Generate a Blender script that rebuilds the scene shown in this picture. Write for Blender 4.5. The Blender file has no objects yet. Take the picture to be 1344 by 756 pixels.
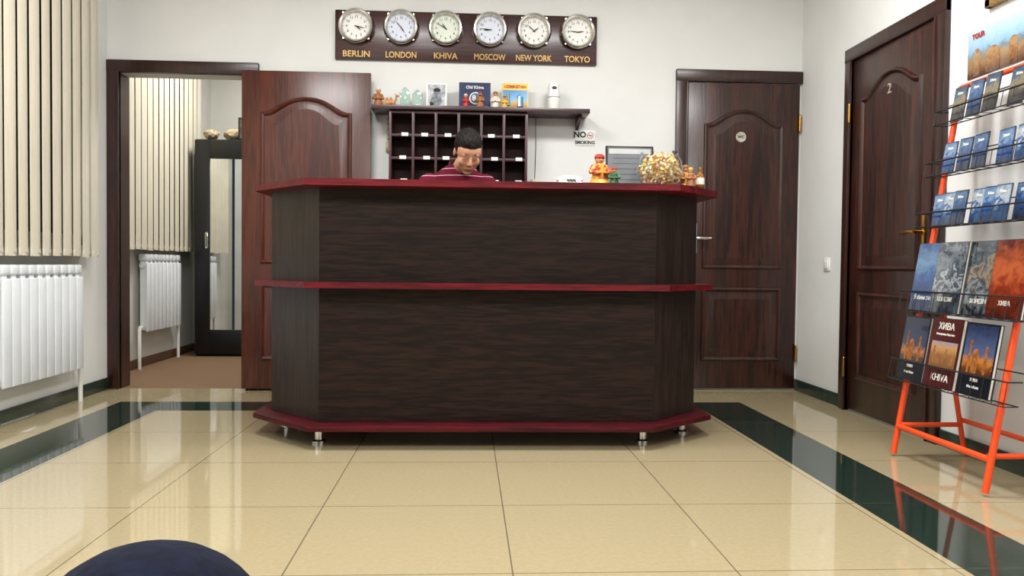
import bpy, bmesh, math, random
from mathutils import Matrix, Vector, Euler, noise
random.seed(7)
scene=bpy.context.scene
COL=bpy.context.collection
PI=math.pi

# ------------------------------------------------------------------ materials
def lin(c):
    if isinstance(c,str):
        c=c.lstrip('#'); c=[int(c[i:i+2],16)/255 for i in (0,2,4)]
    return tuple([(v/12.92 if v<=.04045 else ((v+.055)/1.055)**2.4) for v in c])+(1,)
_m={}
def pm(name,c1,c2=None,scale=6,rough=.5,metal=0,bump=0,stretch=(1,1,1),coat=0,detail=4,spec=.5,emit=0,trans=0,alpha=1,ior=1.45,lo=.35,hi=.65,sss=0):
    if name in _m: return _m[name]
    m=bpy.data.materials.new(name); m.use_nodes=True; nt=m.node_tree; N=nt.nodes; L=nt.links
    b=N["Principled BSDF"]
    a=lin(c1)
    if c2 is None: d=tuple(v*.9 for v in a[:3])+(1,)
    else: d=lin(c2)
    tc=N.new("ShaderNodeTexCoord"); mp=N.new("ShaderNodeMapping"); mp.inputs['Scale'].default_value=stretch
    ns=N.new("ShaderNodeTexNoise"); ns.inputs['Scale'].default_value=scale; ns.inputs['Detail'].default_value=detail
    rp=N.new("ShaderNodeValToRGB"); rp.color_ramp.elements[0].position=lo; rp.color_ramp.elements[1].position=hi
    rp.color_ramp.elements[0].color=a; rp.color_ramp.elements[1].color=d
    L.new(tc.outputs['Object'],mp.inputs[0]); L.new(mp.outputs[0],ns.inputs['Vector']); L.new(ns.outputs['Fac'],rp.inputs[0]); L.new(rp.outputs[0],b.inputs['Base Color'])
    b.inputs['Roughness'].default_value=rough; b.inputs['Metallic'].default_value=metal
    b.inputs['Coat Weight'].default_value=coat; b.inputs['Specular IOR Level'].default_value=spec; b.inputs['IOR'].default_value=ior
    b.inputs['Transmission Weight'].default_value=trans
    b.inputs['Alpha'].default_value=alpha
    if sss:
        b.inputs['Subsurface Weight'].default_value=sss; b.inputs['Subsurface Radius'].default_value=(.012,.005,.003); b.inputs['Subsurface Scale'].default_value=1
    if emit: b.inputs['Emission Color'].default_value=a; b.inputs['Emission Strength'].default_value=emit
    if bump:
        bp=N.new("ShaderNodeBump"); bp.inputs['Strength'].default_value=bump; bp.inputs['Distance'].default_value=.01
        L.new(ns.outputs['Fac'],bp.inputs['Height']); L.new(bp.outputs[0],b.inputs['Normal'])
    _m[name]=m; return m
def wood(name,c1,c2,axis='z',rough=.35,coat=.2,fine=1.0,bump=.08,spec=.5):
    if name in _m: return _m[name]
    m=bpy.data.materials.new(name); m.use_nodes=True; nt=m.node_tree; N=nt.nodes; L=nt.links
    b=N["Principled BSDF"]
    tc=N.new("ShaderNodeTexCoord"); mp=N.new("ShaderNodeMapping")
    s={'z':(22,22,1.6),'x':(1.6,22,22),'y':(22,1.6,22)}[axis]
    mp.inputs['Scale'].default_value=tuple(v*fine for v in s)
    n1=N.new("ShaderNodeTexNoise"); n1.inputs['Scale'].default_value=1; n1.inputs['Detail'].default_value=3; n1.inputs['Distortion'].default_value=1.2
    mp2=N.new("ShaderNodeMapping"); mp2.inputs['Scale'].default_value=tuple(v*4.5*fine for v in s)
    n2=N.new("ShaderNodeTexNoise"); n2.inputs['Scale'].default_value=1; n2.inputs['Detail'].default_value=2
    mx=N.new("ShaderNodeMath"); mx.operation='ADD'
    ml=N.new("ShaderNodeMath"); ml.operation='MULTIPLY'; ml.inputs[1].default_value=.5
    rp=N.new("ShaderNodeValToRGB"); rp.color_ramp.elements[0].position=.41; rp.color_ramp.elements[1].position=.58
    rp.color_ramp.elements[0].color=lin(c1); rp.color_ramp.elements[1].color=lin(c2)
    L.new(tc.outputs['Object'],mp.inputs[0]); L.new(tc.outputs['Object'],mp2.inputs[0])
    L.new(mp.outputs[0],n1.inputs['Vector']); L.new(mp2.outputs[0],n2.inputs['Vector'])
    L.new(n1.outputs['Fac'],mx.inputs[0]); L.new(n2.outputs['Fac'],mx.inputs[1]); L.new(mx.outputs[0],ml.inputs[0])
    L.new(ml.outputs[0],rp.inputs[0]); L.new(rp.outputs[0],b.inputs['Base Color'])
    b.inputs['Roughness'].default_value=rough; b.inputs['Coat Weight'].default_value=coat; b.inputs['Coat Roughness'].default_value=.2
    b.inputs['Specular IOR Level'].default_value=spec
    bp=N.new("ShaderNodeBump"); bp.inputs['Strength'].default_value=bump; bp.inputs['Distance'].default_value=.004
    L.new(n2.outputs['Fac'],bp.inputs['Height']); L.new(bp.outputs[0],b.inputs['Normal'])
    _m[name]=m; return m
def scenic(name,stops,h,nz=.18,sc=30,rough=.2,coat=.5):
    """printed photo: vertical colour bands (object Z over height h) broken up by noise"""
    if name in _m: return _m[name]
    m=bpy.data.materials.new(name); m.use_nodes=True; nt=m.node_tree; N=nt.nodes; L=nt.links
    b=N["Principled BSDF"]; tc=N.new("ShaderNodeTexCoord"); sp=N.new("ShaderNodeSeparateXYZ"); L.new(tc.outputs['Object'],sp.inputs[0])
    n=N.new("ShaderNodeTexNoise"); n.inputs['Scale'].default_value=sc; n.inputs['Detail'].default_value=6; n.inputs['Roughness'].default_value=.6; n.inputs['Distortion'].default_value=.5
    mp=N.new("ShaderNodeMapping"); mp.inputs['Scale'].default_value=(1,1,1.2); L.new(tc.outputs['Object'],mp.inputs[0]); L.new(mp.outputs[0],n.inputs['Vector'])
    def M(op,a,bv):
        q=N.new("ShaderNodeMath"); q.operation=op; L.new(a,q.inputs[0])
        if isinstance(bv,(int,float)): q.inputs[1].default_value=bv
        else: L.new(bv,q.inputs[1])
        return q.outputs[0]
    z=M('DIVIDE',sp.outputs[2],h); w=M('MULTIPLY',M('SUBTRACT',n.outputs['Fac'],.5),nz*4)
    v=M('ADD',z,w); rp=N.new("ShaderNodeValToRGB"); cr=rp.color_ramp
    cr.elements[0].position=stops[0][0]; cr.elements[0].color=lin(stops[0][1]); cr.elements[1].position=stops[-1][0]; cr.elements[1].color=lin(stops[-1][1])
    for p,c in stops[1:-1]:
        e=cr.elements.new(p); e.color=lin(c)
    L.new(v,rp.inputs[0]); L.new(rp.outputs[0],b.inputs['Base Color']); b.inputs['Roughness'].default_value=rough; b.inputs['Coat Weight'].default_value=coat
    _m[name]=m; return m
def tile(name,c1,c2,grout,x0,y0,sx,sy,rough=.05,gw=.002,sc=60):
    m=bpy.data.materials.new(name); m.use_nodes=True; nt=m.node_tree; N=nt.nodes; L=nt.links
    b=N["Principled BSDF"]
    tc=N.new("ShaderNodeTexCoord"); sp=N.new("ShaderNodeSeparateXYZ"); L.new(tc.outputs['Object'],sp.inputs[0])
    def M(op,a,bv=None):
        n=N.new("ShaderNodeMath"); n.operation=op
        if isinstance(a,(int,float)): n.inputs[0].default_value=a
        else: L.new(a,n.inputs[0])
        if bv is not None:
            if isinstance(bv,(int,float)): n.inputs[1].default_value=bv
            else: L.new(bv,n.inputs[1])
        return n.outputs[0]
    def line(o,off,s):
        if not s: return None
        t=M('DIVIDE',M('SUBTRACT',o,off-100*s),s); fr=M('FRACT',t)
        d=M('ABSOLUTE',M('SUBTRACT',fr,.5))
        return M('GREATER_THAN',d,.5-gw/s)
    a=line(sp.outputs[0],x0,sx); c=line(sp.outputs[1],y0,sy)
    msk=M('MAXIMUM',a,c) if (a is not None and c is not None) else (a if a is not None else c)
    n1=N.new("ShaderNodeTexNoise"); n1.inputs['Scale'].default_value=sc; n1.inputs['Detail'].default_value=8; n1.inputs['Roughness'].default_value=.8
    L.new(tc.outputs['Object'],n1.inputs['Vector'])
    rp=N.new("ShaderNodeValToRGB"); rp.color_ramp.elements[0].position=.3; rp.color_ramp.elements[1].position=.7
    rp.color_ramp.elements[0].color=lin(c1); rp.color_ramp.elements[1].color=lin(c2); L.new(n1.outputs['Fac'],rp.inputs[0])
    mix=N.new("ShaderNodeMix"); mix.data_type='RGBA'
    L.new(msk,mix.inputs[0]); L.new(rp.outputs[0],mix.inputs[6]); mix.inputs[7].default_value=lin(grout)
    L.new(mix.outputs[2],b.inputs['Base Color'])
    b.inputs['Roughness'].default_value=rough; b.inputs['IOR'].default_value=1.74
    return m

WALL=pm("wall_paint","#dfe0de","#dadbd9",scale=3,rough=.75,bump=.03)
WALL2=pm("wall_paint_side_room","#d0cfc8","#c8c7c0",scale=3,rough=.8,bump=.03)
WALLF=pm("wall_paint_front_darkened","#8d8880","#827d76",scale=3,rough=.8)  # unseen front wall, tone darkened to weaken its reflection in the desk
CEIL=pm("ceiling_paint","#ececea",rough=.9)
DOORW=wood("door_wood","#3f1d14","#1f0d08",'z',rough=.33,coat=.15,fine=.8,bump=.15)
LEAFW=wood("door_wood_lit","#562415","#3a160d",'z',rough=.33,coat=.2,fine=.8,bump=.12)  # lit copy of the door wood: light on the open leaf painted in
FRAMEW=wood("frame_wood","#371811","#220e09",'z',rough=.33,coat=.15)
DESKW=wood("desk_laminate","#2a1a14","#140c09",'x',rough=.5,coat=0,fine=1.3,spec=.2)
DESKV=wood("desk_laminate_corner_lit","#31241f","#1e1512",'z',rough=.42,coat=.05,fine=1.0,spec=.35)  # lighter, vertical-grain laminate: reflected light on the chamfers is in the colour
CHERRY=wood("cherry_edge","#700e1c","#480910",'x',rough=.38,coat=.0,spec=.3)
CHERRYD=wood("cherry_base","#4e0c15","#30070c",'x',rough=.45,coat=.0,spec=.2)
SHELFW=wood("shelf_wood","#3c141c","#260b10",'x',rough=.35,coat=.2)
BOARDW=wood("clock_board_wood","#421616","#260b0b",'x',rough=.3,coat=.3)
CHROME=pm("chrome","#d8d8d6",rough=.12,metal=1)
SILVER=pm("bezel_silver","#d3d0c8","#b5b2a8",rough=.2,metal=1)
BRASS=pm("brass","#c79a4a","#a87c34",rough=.25,metal=1)
GOLD=pm("gold_letter","#bf9a5a","#a88444",rough=.4,metal=.3)
WHITEP=pm("white_plastic","#e9e9e6",rough=.35)
ENAMEL=pm("radiator_enamel","#e4e8ec","#dce1e6",rough=.3)
BLACKP=pm("black_plastic","#121214",rough=.35)
BLACKW=pm("black_wire","#16181c",rough=.4)
INK=pm("black_ink","#141414",rough=.6)
INKG=pm("grey_ink","#404346",rough=.6)
DIAL=pm("clock_dial","#eeeeea","#e6e6e2",rough=.5)
DIALB=pm("clock_dial_blue","#dfe4f0","#d6dcec",rough=.5)
DIALG=pm("clock_dial_green","#e2e8dc","#dbe2d4",rough=.5)
ORANGE=pm("orange_paint","#ea5220","#da4616",rough=.35)
BASEG=pm("green_skirting_tile","#2c3d36","#22322c",scale=20,rough=.2)
SLAT=pm("blind_fabric","#dad4c2","#cfc8b4",scale=3,rough=.85,stretch=(20,20,1))
GLASSD=pm("night_window_glass","#2a2a26","#1e1f1c",rough=.08)
PVC=pm("window_pvc","#dddedc",rough=.4)
GLASS=pm("clear_glass","#fafcfb","#f6faf8",rough=.02,trans=1,spec=.5,ior=1.14)
GLASSG=pm("green_glass","#cfe6dd","#c2ddd2",rough=.05,trans=.75)
MIRROR=pm("mirror_glass","#e6eae8",rough=.01,metal=1)
SKIN=pm("skin","#cf9e80","#c28c6e",scale=12,rough=.65,spec=.3,sss=.25)
HAIR=pm("black_hair","#0e0c0b","#1b1715",scale=60,rough=.7,stretch=(1,.3,1),spec=.25)
NAVY=pm("navy_denim","#0c1124","#080b18",scale=90,rough=.95,bump=.2,spec=.2)
PAPER=pm("paper","#e6e4dc",rough=.8)
SEAT=pm("stool_leather","#1b1b1d",rough=.45)

# ------------------------------------------------------------------ mesh tools
class B:
    def __init__(s): s.bm=bmesh.new()
    def _n(s): return len(s.bm.faces)
    def _mark(s,n,mi):
        if mi:
            s.bm.faces.ensure_lookup_table()
            for f in s.bm.faces[n:]: f.material_index=mi
    def box(s,x0,x1,y0,y1,z0,z1,b=0,mi=0,M=None,seg=2):
        n=s._n()
        r=bmesh.ops.create_cube(s.bm,size=1); vs=r['verts']
        for v in vs: v.co=Vector(((x0+x1)/2+v.co.x*(x1-x0),(y0+y1)/2+v.co.y*(y1-y0),(z0+z1)/2+v.co.z*(z1-z0)))
        if b:
            es=set(e for v in vs for e in v.link_edges)
            r=bmesh.ops.bevel(s.bm,geom=list(es),offset=b,segments=seg,affect='EDGES',profile=.5)
            vs=set(v for f in r['faces'] for v in f.verts)
        if M is not None:
            bmesh.ops.transform(s.bm,matrix=M,verts=list(vs))
        s._mark(n,mi); return s
    def prism(s,poly,z0,z1,mi=0,M=None,b=0):
        n=s._n()
        lo=[s.bm.verts.new((p[0],p[1],z0)) for p in poly]; hi=[s.bm.verts.new((p[0],p[1],z1)) for p in poly]
        k=len(poly)
        s.bm.faces.new(lo[::-1]); s.bm.faces.new(hi)
        for i in range(k): s.bm.faces.new((lo[i],lo[(i+1)%k],hi[(i+1)%k],hi[i]))
        if M is not None: bmesh.ops.transform(s.bm,matrix=M,verts=lo+hi)
        if b:
            es=set(e for v in lo+hi for e in v.link_edges)
            bmesh.ops.bevel(s.bm,geom=list(es),offset=b,segments=2,affect='EDGES',profile=.5)
        s._mark(n,mi); return s
    def strip(s,outer,inner,z0,z1,mi=0,b=0):
        n=s._n()
        V=lambda p,z:s.bm.verts.new((p[0],p[1],z))
        ol=[V(p,z0) for p in outer]; oh=[V(p,z1) for p in outer]; il=[V(p,z0) for p in inner]; ih=[V(p,z1) for p in inner]
        F=s.bm.faces.new
        for i in range(len(outer)-1):
            F((ol[i],ol[i+1],oh[i+1],oh[i])); F((il[i+1],il[i],ih[i],ih[i+1]))
            F((oh[i],oh[i+1],ih[i+1],ih[i])); F((ol[i+1],ol[i],il[i],il[i+1]))
        F((ol[0],oh[0],ih[0],il[0])); F((oh[-1],ol[-1],il[-1],ih[-1]))
        if b:
            vs=ol+oh+il+ih
            es=set(e for v in vs for e in v.link_edges if len(e.link_faces)==2 and e.calc_face_angle(0)>.5)
            bmesh.ops.bevel(s.bm,geom=list(es),offset=b,segments=2,affect='EDGES',profile=.5)
        s._mark(n,mi); return s
    def cone(s,p0,p1,r0,r1,seg=16,mi=0,caps=True):
        n=s._n(); p0=Vector(p0);p1=Vector(p1); d=p1-p0
        q=d.to_track_quat('Z','Y').to_matrix().to_4x4()
        M=Matrix.Translation((p0+p1)/2)@q
        bmesh.ops.create_cone(s.bm,cap_ends=caps,cap_tris=False,segments=seg,radius1=r0,radius2=r1,depth=d.length,matrix=M)
        s._mark(n,mi); return s
    def ell(s,c,r,sub=3,mi=0,M=None):
        n=s._n()
        T=Matrix.Translation(c)@Matrix.Diagonal((r[0],r[1],r[2],1))
        if M is not None: T=M@T
        bmesh.ops.create_icosphere(s.bm,subdivisions=sub,radius=1,matrix=T)
        s._mark(n,mi); return s
    def limb(s,p0,p1,r0,r1,M=None):
        if M is not None: p0=M@Vector(p0); p1=M@Vector(p1)
        s.cone(p0,p1,r0,r1,20); s.ell(p0,(r0,)*3,2); s.ell(p1,(r1,)*3,2); return s
    def tube(s,pts,r,seg=8,mi=0,closed=False):
        n=s._n(); P=[Vector(p) for p in pts]; k=len(P); rings=[]
        prev=None
        for i in range(k):
            if closed: t=(P[(i+1)%k]-P[i-1]).normalized()
            else: t=(P[min(i+1,k-1)]-P[max(i-1,0)]).normalized()
            if prev is None:
                a=Vector((0,0,1)) if abs(t.z)<.9 else Vector((1,0,0))
                u=t.cross(a).normalized()
            else: u=(prev-t*prev.dot(t)).normalized()
            prev=u; w=t.cross(u)
            sc=1
            if 0<i<k-1 or closed:
                c=(P[i]-P[i-1]).normalized().dot(t); sc=1/max(c,.6)
            rings.append([s.bm.verts.new(P[i]+(u*math.cos(2*PI*j/seg)+w*math.sin(2*PI*j/seg))*r*(sc if sc<1.4 else 1.4)) for j in range(seg)])
        for i in range(k if closed else k-1):
            A=rings[i];C=rings[(i+1)%k]
            for j in range(seg): s.bm.faces.new((A[j],A[(j+1)%seg],C[(j+1)%seg],C[j]))
        if not closed: s.bm.faces.new(rings[0][::-1]); s.bm.faces.new(rings[-1])
        s._mark(n,mi); return s
    def lathe(s,prof,seg=32,mi=0,M=None,close=False):
        n=s._n(); M=M or Matrix(); rings=[]
        for r,z in prof:
            if r<1e-6: rings.append([s.bm.verts.new(M@Vector((0,0,z)))])
            else: rings.append([s.bm.verts.new(M@Vector((r*math.cos(2*PI*j/seg),r*math.sin(2*PI*j/seg),z))) for j in range(seg)])
        R=len(rings)
        for i in range(R if close else R-1):
            A=rings[i];C=rings[(i+1)%R]
            for j in range(seg):
                a=A[j%len(A)];a2=A[(j+1)%len(A)];c=C[j%len(C)];c2=C[(j+1)%len(C)]
                vs=[]
                for v in (a,a2,c2,c):
                    if v not in vs: vs.append(v)
                if len(vs)>2: s.bm.faces.new(vs)
        s._mark(n,mi); return s
    def loft(s,rings,seg=28):
        R=[]
        for c,rx,ry in rings:
            R.append([s.bm.verts.new((c[0]+rx*math.cos(2*PI*j/seg),c[1]+ry*math.sin(2*PI*j/seg),c[2])) for j in range(seg)])
        for A,C in zip(R,R[1:]):
            for j in range(seg): s.bm.faces.new((A[j],A[(j+1)%seg],C[(j+1)%seg],C[j]))
        s.bm.faces.new(R[0][::-1]); s.bm.faces.new(R[-1]); return s
    def mesh(s,me,M=None,mi=0):
        n=s._n(); nv=len(s.bm.verts); s.bm.from_mesh(me); s.bm.verts.ensure_lookup_table()
        if M is not None: bmesh.ops.transform(s.bm,matrix=M,verts=s.bm.verts[nv:])
        s.bm.faces.ensure_lookup_table()
        for f in s.bm.faces[n:]: f.material_index=mi
        return s

def finish(b,name,mats,smooth=True,ang=35,recalc=True):
    bm=b.bm
    if recalc: bmesh.ops.recalc_face_normals(bm,faces=bm.faces[:])
    if smooth:
        for f in bm.faces: f.smooth=True
        for e in bm.edges:
            if len(e.link_faces)==2 and e.calc_face_angle(0)>math.radians(ang): e.smooth=False
    me=bpy.data.meshes.new(name); bm.to_mesh(me); bm.free()
    for m in (mats if isinstance(mats,(list,tuple)) else [mats]): me.materials.append(m)
    return me
def link(name,data,parent=None,loc=(0,0,0),M=None,label=None):
    o=bpy.data.objects.new(name,data); COL.objects.link(o)
    if M is not None: o.matrix_local=M
    else: o.location=loc
    if parent: o.parent=parent
    if label: o["label"]=label
    return o
def part(name,b,mats,parent,loc=(0,0,0),M=None,label=None,**k):
    return link(name,finish(b,name,mats,**k),parent,loc,M,label)
def thing(name,label,cat,loc=(0,0,0),M=None,group=None):
    o=bpy.data.objects.new(name,None); o.empty_display_size=.05; COL.objects.link(o)
    if M is not None: o.matrix_local=M
    else: o.location=loc
    o["label"]=label; o["category"]=cat
    if group: o["group"]=group
    return o
def solo(name,label,cat,b,mats,loc=(0,0,0),M=None,group=None,**k):
    o=part(name,b,mats,None,loc,M,**k); o["label"]=label; o["category"]=cat
    if group: o["group"]=group
    return o
def struct(o,label=None):
    o["kind"]="structure"
    if label: o["label"]=label
    return o
def tag(o,label,cat,group=None):
    o["label"]=label;o["category"]=cat
    if group:o["group"]=group
    return o
_t={}
def text(body,size,ext=.0006,bold=0,al='CENTER'):
    key=(body,size,ext,bold,al)
    if key in _t: return _t[key]
    cu=bpy.data.curves.new("txt",'FONT'); cu.body=body; cu.size=size; cu.extrude=ext; cu.offset=bold; cu.resolution_u=3
    cu.align_x=al; cu.align_y='CENTER'
    o=bpy.data.objects.new("txt",cu); COL.objects.link(o); bpy.context.view_layer.update()
    me=bpy.data.meshes.new_from_object(o.evaluated_get(bpy.context.evaluated_depsgraph_get()))
    bpy.data.objects.remove(o)
    me.transform(Matrix.Rotation(PI/2,4,'X'))
    _t[key]=me; return me
def T(x,y,z): return Matrix.Translation((x,y,z))
def Rx(a): return Matrix.Rotation(a,4,'X')
def Ry(a): return Matrix.Rotation(a,4,'Y')
def Rz(a): return Matrix.Rotation(a,4,'Z')
def voxel(b,name,mats,vox,smooth=3,fac=.5):
    me=finish(b,name+"_raw",mats,smooth=False)
    o=bpy.data.objects.new("tmp",me); COL.objects.link(o)
    m=o.modifiers.new("r",'REMESH'); m.mode='VOXEL'; m.voxel_size=vox; m.use_smooth_shade=True
    s=o.modifiers.new("s",'SMOOTH'); s.iterations=smooth; s.factor=fac
    bpy.context.view_layer.update()
    r=bpy.data.meshes.new_from_object(o.evaluated_get(bpy.context.evaluated_depsgraph_get()))
    bpy.data.objects.remove(o); bpy.data.meshes.remove(me); r.name=name
    for p in r.polygons: p.use_smooth=True
    if not r.materials:
        r.materials.append(mats if not isinstance(mats,(list,tuple)) else mats[0])
    return r

# ------------------------------------------------------------------ room
XL,XR,D,H=-2.273,2.207,5.24,2.95
YF=-2.2
def sbox(name,dims,mat,label=None,b=0):
    x=B()
    for d in (dims if isinstance(dims[0],(tuple,list)) else [dims]): x.box(*d,b=b)
    o=part(name,x,mat,None,smooth=bool(b)); return struct(o,label)
sbox("wall_left",(XL-.2,XL,YF,5.36,0,H),WALL)
sbox("wall_right",(XR,XR+.12,YF,5.36,0,H),WALL)
sbox("wall_front",(XL-.2,XR+.12,YF-.12,YF,0,H),WALLF)
sbox("wall_back",[(XL-.0,-2.215,D,D+.12,0,H),(-2.215,-1.405,D,D+.12,2.0,H),(-1.405,XR,D,D+.12,0,H)],WALL)
sbox("ceiling",(XL-.2,XR+.12,YF-.12,D+.12,H,H+.1),CEIL)
bx0,bx1,by1=-1.99,1.655,4.74; ix0,ix1,iy1=-1.685,1.355,4.455
gx,gy=.129,2.688
mt_in=tile("floor_tile_beige","#ab9d7d","#9c8f70","#665d49",gx,gy,.6,.6)
mt_bd=tile("floor_tile_green","#22362f","#13201b","#39443c",gx,gy,0,.6,sc=35)
mt_bk=tile("floor_tile_green_back","#22362f","#13201b","#39443c",gx,gy,.6,0,sc=35)
mt_out=tile("floor_tile_beige_outer","#ab9d7d","#9c8f70","#665d49",0,gy,0,.6)
f=B()
def quad(x0,x1,y0,y1,mi): f.box(x0,x1,y0,y1,-.05,0,mi=mi)
quad(ix0,ix1,YF,iy1,0)
quad(bx0,ix0,YF,by1,1); quad(ix1,bx1,YF,by1,1); quad(ix0,ix1,iy1,by1,2)
quad(XL,bx0,YF,D,3); quad(bx1,XR,YF,D,3); quad(bx0,bx1,by1,D+.0,3)
struct(part("floor",f,[mt_in,mt_bd,mt_bk,mt_out],None,smooth=False),"polished beige floor tiles with a dark green border")
sbox("baseboard_left",(XL,XL+.012,YF,D,0,.075),BASEG,b=.002)
sbox("baseboard_right",[(XR-.012,XR,4.575,D,0,.075),(XR-.012,XR,YF,3.585,0,.075)],BASEG,b=.002)
sbox("baseboard_back",[(-1.33,1.355,D-.012,D,0,.075)],BASEG,b=.002)
SX=-2.5
CARP=pm("brown_carpet","#80644a","#654c36",scale=120,rough=.95,bump=.4)
sbox("floor_side_room",(SX,.5,D,8.0,-.05,.0),CARP)
sbox("wall_side_room_left",(SX-.12,SX,5.36,8.1,0,H),WALL2)
sbox("wall_side_room_back",(SX-.12,.6,8.0,8.12,0,H),WALL2)
sbox("wall_side_room_right",(.5,.62,5.36,8.0,0,H),WALL2)
sbox("ceiling_side_room",(SX-.12,.62,5.36,8.12,H,H+.1),CEIL)
sbox("baseboard_side_room",(SX,SX+.012,5.36,8.0,0,.07),pm("brown_skirting","#5c4130",rough=.5),b=.002)

# ------------------------------------------------------------------ doors
def arch_loop(x0,x1,z0,zs,a,d,n=36):
    x0+=d;x1-=d;z0+=d;zs-=d
    pts=[(x0,z0),(x1,z0)]
    for i in range(n+1):
        t=i/n; x=x1+(x0-x1)*t
        tt=min(max((t-.03)/.94,0),1); g=math.sin(PI*tt)
        z=zs+(a*(.55*g*g*(3-2*g)+.45*g*g) if a else 0)
        pts.append((x,z))
    return pts
def leaf_mesh(w,h,t=.04,m=.105):
    b=B(); b.box(0,w,0,t,0.008,h,b=.002)
    for (z0,zs,a) in ((.80,1.755,.095),(.19,.68,0)):
        prof=[(0,.0005),(.004,-.010),(.013,-.015),(.022,-.010),(.028,-.0012),(.048,-.0012),(.075,-.010),(.082,-.010)]
        loops=[]
        for d,y in prof:
            loops.append([b.bm.verts.new((x,y,z)) for x,z in arch_loop(m,w-m,z0,zs,a,d)])
        for A,C in zip(loops,loops[1:]):
            k=len(A)
            for i in range(k): b.bm.faces.new((A[i],A[(i+1)%k],C[(i+1)%k],C[i]))
        fc=b.bm.faces.new(loops[-1]); bmesh.ops.triangulate(b.bm,faces=[fc])
    return b
def frame_mesh(w,h,fw=.075,y0=-.03,y1=.0,left=True,right=True,depth=None):
    b=B()
    if left: b.box(0,fw,y0,y1,0,h,b=.006)
    if right: b.box(w-fw,w,y0,y1,0,h,b=.006)
    b.box(0,w,y0-.002,y1,h-fw,h,b=.006)
    if left: b.box(fw-.012,fw,y0-.008,y1,0,h-fw,b=.003)
    if right: b.box(w-fw,w-fw+.012,y0-.008,y1,0,h-fw,b=.003)
    if depth:
        if left: b.box(0.055,fw,y1,depth,0,h-fw)
        if right: b.box(w-fw,w-fw+.02,y1,depth,0,h-fw)
        b.box(0.055,w-fw+.02,y1,depth,h-fw,h-fw+.02)
    return b
def handle(parent,x,z,dirn,y=0,mat=BRASS):
    b=B(); b.box(x-.02,x+.02,y-.008,y,z-.12,z+.12,b=.006)
    b.cone((x,y,z+.03),(x,y-.05,z+.03),.01,.01)
    b.tube([(x,y-.05,z+.03),(x+dirn*.04,y-.055,z+.034),(x+dirn*.09,y-.053,z+.026),(x+dirn*.12,y-.048,z+.03)],.009,10)
    b.cone((x,y-.012,z-.06),(x,y,z-.06),.009,.009)
    return part("handle",b,mat,parent,label="lever handle on a long backplate")
def hinges(parent,x,y,zs):
    for z in zs:
        b=B(); b.cone((0,0,0),(0,0,.1),.008,.008); b.ell((0,0,.1),(.008,.008,.008),2); b.ell((0,0,0),(.008,.008,.008),2)
        part("hinge",b,BRASS,parent,loc=(x,y,z),label="brass hinge")
d1=bpy.data.objects.new("door_1",None); COL.objects.link(d1); d1.location=(-2.272,D,0); struct(d1,"dark wooden doorway with its panelled door folded open")
part("door_frame",frame_mesh(.942,2.08,fw=.078,depth=.13),FRAMEW,d1)
lf=part("door_leaf",leaf_mesh(.80,2.01,m=.115),LEAFW,d1,loc=(.857,-.10,.006))
handle(lf,.74,.98,-1)
hinges(d1,.852,-.03,(.25,1.7))
d2=bpy.data.objects.new("door_2",None); COL.objects.link(d2); d2.location=(1.36,D,0); struct(d2,"closed dark wooden panelled restroom door")
part("door_frame",frame_mesh(.845,2.11,fw=.08,right=False),FRAMEW,d2)
lf2=part("door_leaf",leaf_mesh(.745,2.02,t=.02),DOORW,d2,loc=(.083,-.021,.004))
hd=B(); x0=.05
hd.box(x0-.02,x0+.02,-.008,0,.9,1.1,b=.006); hd.tube([(x0,0,1.0),(x0,-.05,1.0),(x0+.02,-.055,1.0),(x0+.1,-.055,1.0)],.009,10)
part("handle",hd,CHROME,lf2,label="chrome lever handle")
wc=B(); wc.lathe([(0,0),(.034,0),(.034,.004),(.031,.006),(.027,.004),(0,.004)],32,M=Rx(PI/2)); wc.mesh(text("WC",.026,bold=.0005),T(0,-.0055,0),mi=1)
part("door_sign",wc,[pm("sign_white","#b9b4aa",rough=.4),INK],lf2,loc=(.35,-.010,1.668),label="round white restroom sign with letters")
hinges(d2,.829,-.03,(.2,1.72))
d3=bpy.data.objects.new("door_3",None); COL.objects.link(d3); d3.matrix_local=T(XR,4.57,0)@Rz(-PI/2); struct(d3,"closed dark wooden panelled door with brass handle")
part("door_frame",frame_mesh(.98,2.075,fw=.078),FRAMEW,d3)
lf3=part("door_leaf",leaf_mesh(.82,1.99,t=.014,m=.11),DOORW,d3,loc=(.08,-.015,.004))
handle(lf3,.745,.96,-1)
nb=B(); nb.mesh(text("2",.075,bold=.0004,ext=.002))
part("door_number",nb,pm("number_cream","#a99f8a",rough=.4),lf3,loc=(.42,-.012,1.745))
hinges(d3,.078,-.034,(.2,1.65))

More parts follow.
